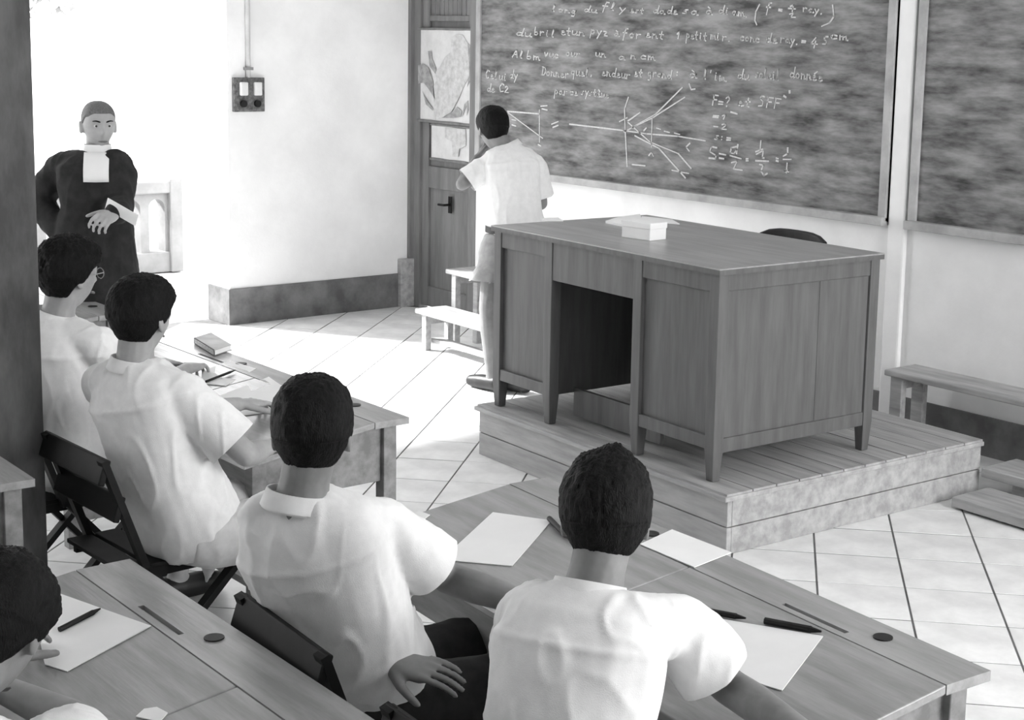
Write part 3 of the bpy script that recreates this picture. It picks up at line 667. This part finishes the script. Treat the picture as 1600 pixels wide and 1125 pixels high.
def add_hand(mb, wrist, fwd, nrm, side, curl=.5, k=1.0):
    """palm, four fingers of unequal length and a thumb; nrm: back of the hand; side: +1 right, -1 left"""
    f = unit(fwd); n = unit(V(nrm)-f*np.dot(nrm, f)); s_ = np.cross(f, n)*side      # towards the little finger
    w_ = V(wrist)
    rings = []
    for t, hw, ht in ((-.01, .024, .019), (.02, .031, .018), (.055, .040, .017), (.085, .043, .014), (.094, .040, .011)):
        rings.append(ell(w_+f*t*k-n*(.006*t/.09), s_, n, hw*k, ht*k, 14))
    mb.loft(rings)
    for i, (o_, ln) in enumerate(((-.034, .92), (-.0115, 1.0), (.0115, .95), (.033, .76))):
        p = w_+f*.088*k+s_*o_*k; d = f+s_*(o_*2.6); a = curl*(.55+.1*i); pts = [p]
        for sl in (.043, .027, .021):
            dd = unit(d)*math.cos(a)-n*math.sin(a); p = p+dd*sl*ln*k; pts.append(p); a += curl*.75
        mb.chain(pts, [.0088*k, .008*k, .0074*k, .0066*k], 10)
    p = w_+f*.022*k-s_*.028*k-n*.006; d = unit(f*.75-s_*.75-n*.25); pts = [p]
    for sl, tw in ((.04, 0), (.032, .5), (.024, .9)):
        dd = unit(d+f*tw*.6-n*curl*tw*.5); p = p+dd*sl*k; pts.append(p)
    mb.chain(pts, [.013*k, .0115*k, .0098*k, .008*k], 10)
def person(label, J, shirt_m='shirt', pants_m='dark_shorts', skin='skin', hair_kw=None, hair_m='hair', long_robe=False, wr_seed=0., sleeve=.62, standing=False, voxel=.0052, group=None, glasses=False, untucked=True, sleeve_r=(.070, .082)):
    base = J['base']; t = thing('person', label, 'person', tuple(base)); B = V(base)
    g = {k: (V(v)-B if k not in ('face', 'up', 'right', 'hand_f_l', 'hand_f_r', 'hand_n_l', 'hand_n_r', 'toe') and isinstance(v, (tuple, list, np.ndarray)) else v) for k, v in J.items()}
    rt = unit(J['right']); hips, neck, head = g['hips'], g['neck'], g['head']
    R = frame(J['face'], J.get('up', (0, 0, 1))); hk = J.get('hk', 1.0)
    # spine with a soft curve
    bow = J.get('bow', .02); fw = unit(np.cross((0, 0, 1), rt))
    def sp(u): return hips+(neck-hips)*u-fw*bow*math.sin(math.pi*u)
    def trunk(mb, prof, shoulder_drop=True):
        rings = []
        for u, a, b in prof:
            d = unit(sp(min(u+.05, 1.05))-sp(max(u-.05, -.15))); y = unit(np.cross(d, rt)); x = np.cross(y, d)
            rings.append(ell(sp(u), x, y, a, b, 24, 2.4))
        mb.loft(rings)
    mb = MB()
    trunk(mb, [(-.14, .09, .08), (-.05, .13, .10), (.1, .13, .10), (.3, .115, .085), (.55, .125, .09), (.78, .13, .085), (.90, .11, .065), (.98, .06, .052)])
    mb.chain([neck-V(0, 0, .05), neck*.45+(head-R[2]*.06-R[1]*.02)*.55, head-R[2]*.03-R[1]*.015], [.062, .053, .055])
    to = add_head(mb, head, R, hk)
    for s in 'lr':
        sh, el, wr_ = g['sh_'+s], g['el_'+s], g['wr_'+s]
        mb.chain([sh, sh+(el-sh)*.5, el, el+(wr_-el)*.35, wr_], [.050, .043, .036, .037, .025])
        mb.capsule(sp(.86)+rt*(.08 if s == 'r' else -.08), sh, .045, .046)
        add_hand(mb, wr_, J.get('hand_f_'+s, wr_-el), J.get('hand_n_'+s, (0, 0, 1)), 1 if s == 'r' else -1, J.get('curl_'+s, .45))
        hp, kn, an = g['hip_'+s], g['kn_'+s], g['an_'+s]
        mb.chain([hp, kn, kn+(an-kn)*.35, an], [.078, .054, .054, .036])
        toe = unit(J.get('toe', fw)); mb.chain([an-V(0, 0, .02)-toe*.02, an+toe*.10-V(0, 0, .045), an+toe*.16-V(0, 0, .05)], [.036, .034, .026])
    link('body', remesh(mb, voxel, 3), skin, t)
    # hair
    hair_mesh(head, R, hk, seed=wr_seed, **(hair_kw or {})).build('hair', hair_m, t, smooth=True)
    # face details
    for s in (-1, 1):
        m_ = MB(); c = to(V(s*.031, .0738, .011)); m_.add([c+.0118*hk*d for d in uv_dirs(16, 10)], uv_faces(16, 10)); ey = m_.build('eye', 'eye_white', t, smooth=True)
        MB().disc(to(V(s*.031, .0850, .010)), .0050, R[1], 12, .0012).build('iris', 'ink', ey)
        mbw = MB(); mbw.tube([to(V(s*(.014+.034*u), .0945-.010*u*u, .029+.006*math.sin(math.pi*u*.8))) for u in np.linspace(0, 1, 6)], [.0028, .0038, .0038, .0034, .0028, .0018], 6); mbw.build('eyebrow', 'hair', t)
    ml = MB(); ml.tube([to(V(x, .0945-26*x*x, -.063)) for x in np.linspace(-.022, .022, 9)], [.0015, .003, .0042, .0044, .004, .0044, .0042, .003, .0015], 8); ml.build('lips', 'lips', t, smooth=True)
    if glasses:
        gl = MB()
        for s in (-1, 1):
            gl.tube([to(V(s*.031+.021*math.cos(a), .104, .008+.018*math.sin(a))) for a in np.linspace(0, 2*math.pi, 17)], .0016, 6)
            gl.tube([to(V(s*.052, .103, .012)), to(V(s*.078, .05, .012)), to(V(s*.084, -.012, .014))], .0016, 6)
        gl.tube([to(V(-.010, .104, .01)), to(V(.010, .104, .01))], .0016, 6)
        gs = gl.build('spectacles', 'metal', t)
        for s in (-1, 1): MB().disc(to(V(s*.031, .103, .008)), .0195, R[1], 18, .001).build('lens', 'glass', gs)
    # clothes
    ax_ = unit(neck-hips); ln_ = np.linalg.norm(neck-hips)
    def folds(amp, yoke=False):
        def f(p):
            extra = 0
            if yoke: u_ = np.dot(p-hips, ax_)/ln_; extra = .0035*math.exp(-((u_-.80)*ln_/.006)**2)*(np.dot(p-sp(.8), fw) < -.02)
            q_ = Vector((p[0]*8+wr_seed, p[1]*8, p[2]*3.2+2*p[0])); n1 = noise.noise(q_*1.0); n2 = 1-abs(noise.noise(q_*1.7+Vector((3, 1, 7))))*2.4; n2 = max(n2, 0)
            return max(amp*(.7*n1+.55*n2*n2-.2), -.002)+extra
        return f
    if long_robe:
        mb = MB(); trunk(mb, [(.0, .185, .15), (.15, .175, .14), (.35, .155, .125), (.6, .175, .13), (.8, .18, .125), (.91, .15, .10), (1.0, .075, .068), (1.04, .062, .060)])
        hb = hips; rings = []
        for u in np.linspace(0, 1, 9):
            z = (hb[2])*(1-u)+.02*u; c = V(hb[0], hb[1], z); rings.append(ell(c, rt, fw, .185+.10*u, .15+.12*u, 28, 2.1))
        mb.loft(rings)
        for s in 'lr':
            sh, el, wr_ = g['sh_'+s], g['el_'+s], g['wr_'+s]
            mb.capsule(sp(.84)+rt*(.08 if s == 'r' else -.08), sh, .08, .076); mb.chain([sh, el, el+(wr_-el)*.93], [.076, .068, .056])
        link('cassock', remesh(mb, .009, 4, folds(.010)), shirt_m, t)
        return t, g, R, to
    mb = MB()
    lo = J.get('hem', -.02)
    trunk(mb, [(lo, .155, .130), (lo+.08, .165, .137), (.3, .152, .125), (.55, .155, .122), (.78, .165, .117), (.90, .142, .092), (.965, .092, .070), (1.0, .066, .060)])
    opens = []
    for s in 'lr':
        sh, el = g['sh_'+s], g['el_'+s]; d = unit(el-sh); L_ = np.linalg.norm(el-sh)*sleeve
        mb.capsule(sp(.86)+rt*(.08 if s == 'r' else -.08), sh, .072, .060)
        x = unit(np.cross(d, rt+V(.01, .02, 0))) if abs(np.dot(d, rt)) < .9 else unit(np.cross(d, fw)); y = np.cross(d, x)
        rr = sleeve_r
        mb.loft([ell(sh-d*.03, x, y, .052, .052, 18, 2), ell(sh, x, y, rr[0]*.96, rr[0]*.96, 18, 2), ell(sh+d*L_*.5, x, y, rr[0]*1.05, rr[0]*1.05, 18, 2), ell(sh+d*L_, x, y, rr[1], rr[1], 18, 2)])
        opens.append((sh+d*L_, d, rr[1]*1.1+.006))
    sm = remesh(mb, .0075, 4, folds(J.get('fold', .011), True), opens)
    so_ = link('shirt', sm, shirt_m, t)
    # collar: a folded band round the neck
    d = unit(head-R[2]*.06-neck+V(0, 0, .12)); x = unit(rt-d*np.dot(rt, d)); y = np.cross(d, x); c0 = neck+V(0, 0, -.002)
    r1 = ell(c0-d*.024, x, y, .077, .071, 28, 2); r2 = ell(c0+d*.012, x, y, .068, .062, 28, 2); r3 = ell(c0+d*.012, x, y, .063, .057, 28, 2); r4 = ell(c0-d*.028, x, y, .074, .068, 28, 2)
    MB().loft([r1, r2, r3, r4], cap=False).build('collar', shirt_m, so_, smooth=True)
    mb = MB(); trunk(mb, [(-.2, .11, .10), (-.12, .150, .12), (.02, .146, .118), (.16, .138, .110)])
    ops = []
    for s in 'lr':
        hp, kn = g['hip_'+s], g['kn_'+s]; d = unit(kn-hp); L_ = np.linalg.norm(kn-hp)*J.get('short_len', .80)
        x = unit(np.cross(d, rt)); y = np.cross(d, x)
        mb.loft([ell(hp-d*.06, x, y, .07, .07, 18, 2), ell(hp, x, y, .092, .090, 18, 2), ell(hp+d*L_*.5, x, y, .098, .092, 18, 2), ell(hp+d*L_, x, y, J.get('hem_r', .092), J.get('hem_r', .092), 18, 2)])
        ops.append((hp+d*L_, d, .13))
    link('shorts', remesh(mb, .009, 3, folds(.007), ops), pants_m, t)
    if standing:
        mb = MB(); rings = []
        for dz, a, b in ((-.016, .172, .136), (.02, .171, .135)):
            rings.append(ell(sp(J.get('belt_u', .12))+V(0, 0, dz), rt, fw, a, b, 30, 2.4))
        mb.loft(rings, cap=False); mb.build('belt', 'leather', t, smooth=True)
    for s in 'lr':
        an = g['an_'+s]; toe = unit(J.get('toe', fw)); mb = MB()
        mb.chain([an-V(0, 0, .035)-toe*.035, an+toe*.09-V(0, 0, .042), an+toe*.165-V(0, 0, .048)], [.045, .043, .034])
        sh_ = remesh(mb, .007, 2)
        zmin = -B[2]+.004
        for v in sh_.vertices: v.co.z = max(v.co.z, zmin)
        link('shoe', sh_, 'leather', t)
    return t, g, R, to
def yawv(deg): return V(-math.sin(rad(deg)), math.cos(rad(deg)), 0), V(math.cos(rad(deg)), math.sin(rad(deg)), 0)
def seated(hips, yaw, neck, head, head_yaw, head_pitch=0, legs_yaw=None, **kw):
    fw, rt = yawv(yaw); lf, lr = yawv(yaw if legs_yaw is None else legs_yaw)
    hips = V(hips); neck = V(neck)
    J = dict(base=(hips[0], hips[1], 0), hips=hips, neck=neck, head=V(head), right=rt)
    hf, hr = yawv(head_yaw); J['face'] = hf*math.cos(rad(head_pitch))+V(0, 0, math.sin(rad(head_pitch))); J['up'] = V(0, 0, 1)
    nk = neck-V(0, 0, .075)
    for s, k in (('l', -1), ('r', 1)):
        J['sh_'+s] = kw.pop('sh_'+s, nk+rt*k*.165)
        J['hip_'+s] = hips+lr*k*.085+V(0, 0, -.02); J['kn_'+s] = J['hip_'+s]+lf*.37+lr*k*.04
        J['an_'+s] = V(J['kn_'+s][0], J['kn_'+s][1], .085)-lf*.04
        J['el_'+s] = kw.pop('el_'+s, J['sh_'+s]+fw*.17-V(0, 0, .22)+rt*k*.04)
        J['wr_'+s] = kw.pop('wr_'+s, J['el_'+s]+fw*.20-rt*k*.06+V(0, 0, .02))
    J['toe'] = lf; J.update(kw); return J

SEAT = .535
# pupil with tufted hair, nearest desk
hd = atz(946, 813, 1.10)
S1 = seated((-2.0, 1.67, SEAT), 34, hd+V(.04, -.07, -.105), hd, 46, -12, legs_yaw=5,
  sh_r=atz(1058, 975, .91), el_r=atz(1135, 1070, .78), wr_r=atz(1260, 1150, .775), hand_n_r=(0, 0, 1), hk=.95, sh_l=atz(828, 960, .91), el_l=(-2.33, 1.86, .77), wr_l=(-2.25, 2.08, .775), bow=.03)
person('pupil with tufted black hair seen from behind, white shirt, arm on the papers', S1, wr_seed=1.3, hair_kw=dict(top=.028, side=.014, tuft=(.012, -.01, .12, .016, .022), messy=.6), pants_m='dark_shorts', sleeve=.80, sleeve_r=(.066, .080))
chair(-2.0, 1.70, rad(-3), 'dark folding chair under the pupil with tufted hair')
# pupil in the middle, turned to his neighbour
hd = atz(488, 680, 1.165)
S2 = seated((-2.80, 1.78, SEAT), 46, hd+V(.0, -.035, -.125), hd, 52, -4, legs_yaw=-12,
  sh_r=atz(596, 818, .955), el_r=atz(700, 903, .80), wr_r=atz(835, 948, .785), hand_n_r=(0, 0, 1), sh_l=atz(420, 832, .955), el_l=(-2.96, 1.66, .74), wr_l=atz(606, 1034, .66), hand_f_l=(.72, .55, -.05), hand_n_l=(.1, -.25, 1), curl_l=.28, bow=.015, hk=.94, short_len=.95)
person('pupil seen from behind with head turned away, creased white shirt, arm stretched along the desk', S2, wr_seed=4.1, hair_kw=dict(top=.026, side=.012, messy=.5), pants_m='dark_shorts', sleeve=.80, sleeve_r=(.064, .076))
chair(-2.655, 1.75, rad(-4), 'dark folding chair under the pupil with the creased shirt')
# pupil on the visible folding chair
hd = atz(222, 498, 1.17)
S3 = seated((-4.10, 1.98, SEAT), 24, hd+V(-.01, -.025, -.125), hd, 28, -3, legs_yaw=4,
  sh_r=hd+V(.125, .06, -.205), el_r=(-3.905, 2.06, .785), wr_r=atz(420, 698, .765), sh_l=hd+V(-.165, -.06, -.215), el_l=(-4.40, 2.10, .80), wr_l=atz(372, 632, .785), bow=.02, hem=-.10, hk=.95)
person('pupil leaning on both forearms, seen from behind on an open folding chair', S3, wr_seed=8.8, hair_kw=dict(top=.026, side=.013, messy=.55), pants_m='white_shorts', skin='skin_pale', sleeve=.85, sleeve_r=(.068, .082))
chair(-4.235, 1.945, rad(2), 'dark folding chair with two back slats under the pupil leaning on his forearms')
# pupil with spectacles
hd = atz(108, 432, 1.19)
S4 = seated((-4.95, 1.95, SEAT), 28, hd+V(-.03, -.04, -.125), hd, 12, -2, legs_yaw=6,
  sh_r=hd+V(.115, .03, -.21), el_r=(-4.80, 2.20, .79), wr_r=(-5.03, 2.42, .79), sh_l=hd+V(-.18, -.10, -.21), el_l=(-5.20, 2.10, .79), wr_l=(-5.20, 2.34, .79), bow=.03, hk=.95)
person('pupil wearing spectacles in profile beside the timber post', S4, wr_seed=2.7, hair_kw=dict(top=.034, side=.018, front=.05, messy=.7), pants_m='white_shorts', skin='skin_pale', glasses=True, sleeve=.7)
chair(-5.0, 2.0, rad(3), 'dark folding chair under the pupil with spectacles beside the timber post')
# pupil bent over the second row desk
hd = atz(-14, 990, 1.0)
S5 = seated((-2.45, .58, SEAT), 30, hd+V(.06, -.095, -.08), hd, 45, -42, legs_yaw=0,
  sh_r=hd+V(.19, -.02, -.16), el_r=(-2.45, 1.02, .77), wr_r=atz(0, 1075, .785), sh_l=hd+V(-.09, -.18, -.13), el_l=(-2.76, .84, .76), wr_l=(-2.90, .98, .775), bow=.05)
person('pupil with dark hair bent over the sheet on the second row desk', S5, wr_seed=6.2, hair_kw=dict(top=.03, side=.016, messy=.6))
chair(-2.42, .60, rad(0), 'dark folding chair under the pupil bent over the second row desk')

# boy standing at the blackboard
bf, br = yawv(66)
def B_(px, py, D=8.74): return atd(px, py, D)
BJ = dict(base=(-6.84, 5.20, 0), hips=B_(806, 372, 8.76), neck=B_(795, 228, 8.74), head=B_(770, 203, 8.76), right=br, face=yawv(72)[0]*.93+V(0, 0, -.25), up=V(0, 0, 1), bow=.03,
  sh_l=B_(757, 262, 8.72), sh_r=B_(836, 258, 8.78), el_l=B_(722, 288, 8.70), wr_l=B_(746, 247, 8.86), hand_f_l=unit(B_(760, 222, 8.95)-B_(746, 247, 8.86)), hand_n_l=V(-.4, -.6, .2), curl_l=.8,
  el_r=B_(846, 318, 8.86), wr_r=B_(818, 330, 9.06), toe=unit(yawv(100)[0]), fold=.010, hem=.08, short_len=.66, hem_r=.135, belt_u=.10)
BJ['hip_l'] = B_(775, 384, 8.72); BJ['hip_r'] = B_(822, 378, 8.80); BJ['kn_l'] = B_(763, 480, 8.70); BJ['kn_r'] = B_(812, 480, 8.78)
BJ['an_l'] = V(-6.83, 5.16, .085); BJ['an_r'] = V(-6.70, 5.26, .085)
person('boy in white shirt and grey shorts standing with hand to chin before the blackboard', BJ, pants_m='grey_shorts', hair_kw=dict(top=.026, side=.012, messy=.4), wr_seed=9.9, standing=True, sleeve=.85, sleeve_r=(.070, .075))

# the man in the cassock
def Q(px, py, D=7.15): return atd(px, py, D)
face_dir = unit(V(.95, -.16, -.06)); prt = unit(V(-.45, -.89, 0))     # his right points to picture left
hp = Q(147, 372)
PJ = dict(base=(hp[0], hp[1], 0), hips=hp, neck=Q(153, 240, 7.14), head=Q(154, 197, 7.10), right=prt, face=face_dir, up=V(0, 0, 1), bow=-.01, hk=.97,
  sh_r=Q(98, 262, 7.16), sh_l=Q(178, 258, 7.12), el_r=Q(58, 312, 7.22), wr_r=Q(95, 366, 7.10), hand_f_r=unit(V(.3, .6, -.5)), hand_n_r=V(.6, -.6, .1), curl_r=.6,
  el_l=Q(186, 322, 7.08), wr_l=Q(183, 332, 6.88), hand_f_l=unit(Q(168, 338, 6.82)-Q(183, 332, 6.88)), hand_n_l=V(.5, -.1, .8), curl_l=.9, toe=face_dir*V(1, 1, 0))
dn = V(0, 0, -1)
for s, k in (('r', 1), ('l', -1)):
    BJ_ = V(hp[0], hp[1], hp[2]-.05)+prt*k*.09; PJ['hip_'+s] = BJ_; PJ['kn_'+s] = V(BJ_[0], BJ_[1], .5); PJ['an_'+s] = V(BJ_[0], BJ_[1], .085)
tp, g, R, to = person('man in a black cassock with a white bib standing by the doorway holding a paper', PJ, shirt_m='cassock', skin='skin_light', long_robe=True, wr_seed=5.5, hair_kw=dict(top=.007, side=.002, front=.066, messy=.2, nape=-.03, side_low=.0), hair_m='hair_short', voxel=.005)
nk = g['neck']; fwd_ = unit(np.cross((0, 0, 1), prt))
m_ = MB(); m_.loft([ell(nk+V(0, 0, .0)+fwd_*.006, prt, fwd_, .068, .070, 28, 2), ell(nk+V(0, 0, .045)+fwd_*.012, prt, fwd_, .060, .062, 28, 2)], cap=False); m_.build('collar', 'paper', tp, smooth=True)
m_ = MB()
for s in (-1,):
    P0 = nk+fwd_*.085+V(0, 0, .0); rows = []
    for i in range(6):
        u = i/5; c = P0+V(0, 0, .012-.13*u)+fwd_*(.004+.084*math.sin(min(u*1.25, 1)*math.pi/2))
        rows.append([c+prt*x-fwd_*(abs(x)*.25) for x in (.056, .03, 0, -.03, -.056)]+[c+prt*x-fwd_*(abs(x)*.25+.004) for x in (-.056, -.03, 0, .03, .056)])
    m_.loft(rows)
m_.build('bib', 'paper', tp, smooth=True)
c = Q(190, 331, 6.84); ex, ey = unit(Q(214, 352, 6.80)-Q(162, 322, 6.84)), unit(V(.1, -.1, 1)); ey = unit(ey-ex*np.dot(ex, ey)); en = np.cross(ex, ey)
m_ = MB(); m_.box((0, 0, 0), (.17, .055, .003), (ex, ey, en)); o = m_.build('folded_paper', 'paper'); o.location = tuple(c); tag(o, 'folded white paper held by the man in the cassock', 'paper')

# ------------------------------------------------------------------ outside the doorway
struct('floor_terrace', MB().bb((-12.3, -6, -.12), (XL-WT, 12, -.01)), 'terrace_floor')
struct('ground', MB().bb((-60, -40, -.6), (-12.3, 50, -.5)), 'earth')
bl = thing('balustrade', 'pale stone terrace balustrade with arched openings beyond the doorway', 'balustrade', (-11.95, 0, 0))
y_end = 5.67; y0 = 1.4
MB().bb((-.12, y0, .66), (.12, y_end, .76)).build('handrail', 'stone', bl, .012)
MB().bb((-.10, y0, 0), (.10, y_end, .17)).build('plinth', 'stone', bl, .01)
MB().bb((-.13, y_end-.10, 0), (.13, y_end+.01, .78)).build('end_pier', 'stone', bl, .01)
n_ar = 24; pit = .215
for k in range(n_ar):
    yc = y_end-.195-pit*k; aw = .070
    if yc-pit/2 < y0: break
    MB().bb((-.07, yc-pit/2, .17), (.07, yc-aw, .66)).build('baluster', 'stone', bl)
    MB().bb((-.07, yc+aw, .17), (.07, yc+pit/2, .66)).build('baluster', 'stone', bl)
    poly = [(0, yc-aw, .66), (0, yc+aw, .66)]+[(0, yc+aw*math.cos(t), .54+aw*math.sin(t)) for t in np.linspace(0, math.pi, 11)]
    MB().prism(poly, (-.07, 0, 0), (.07, 0, 0)).build('arch', 'stone', bl)
# garden tree, only its lowest leaves show at the top of the doorway
tq = atd(62, -75, 20)
tr = thing('tree', 'pale sunlit garden tree beyond the terrace', 'tree', (tq[0], tq[1], -.5))
MB().tube([(0, -.6, 0), (.1, -.5, 2.0), (0, -.2, tq[2]+.5)], [.16, .12, .08], 10).build('trunk', 'bark', tr, smooth=True)
lv = MB()
for k in range(700):
    d = unit(np.random.RandomState(k).normal(size=3)); c = V(0, -.1, tq[2]+.5)+d*V(.8, .8, .95)*random.uniform(.5, 1)
    a = unit(V(random.uniform(-1, 1), random.uniform(-1, 1), random.uniform(-1, 1))); b = unit(np.cross(a, (0.3, .2, 1)))
    lv.add([c-a*.09, c+b*.04, c+a*.09, c-b*.04], [(0, 1, 2, 3)])
tag(lv.build('leaves', 'leaf', tr), kind='stuff')
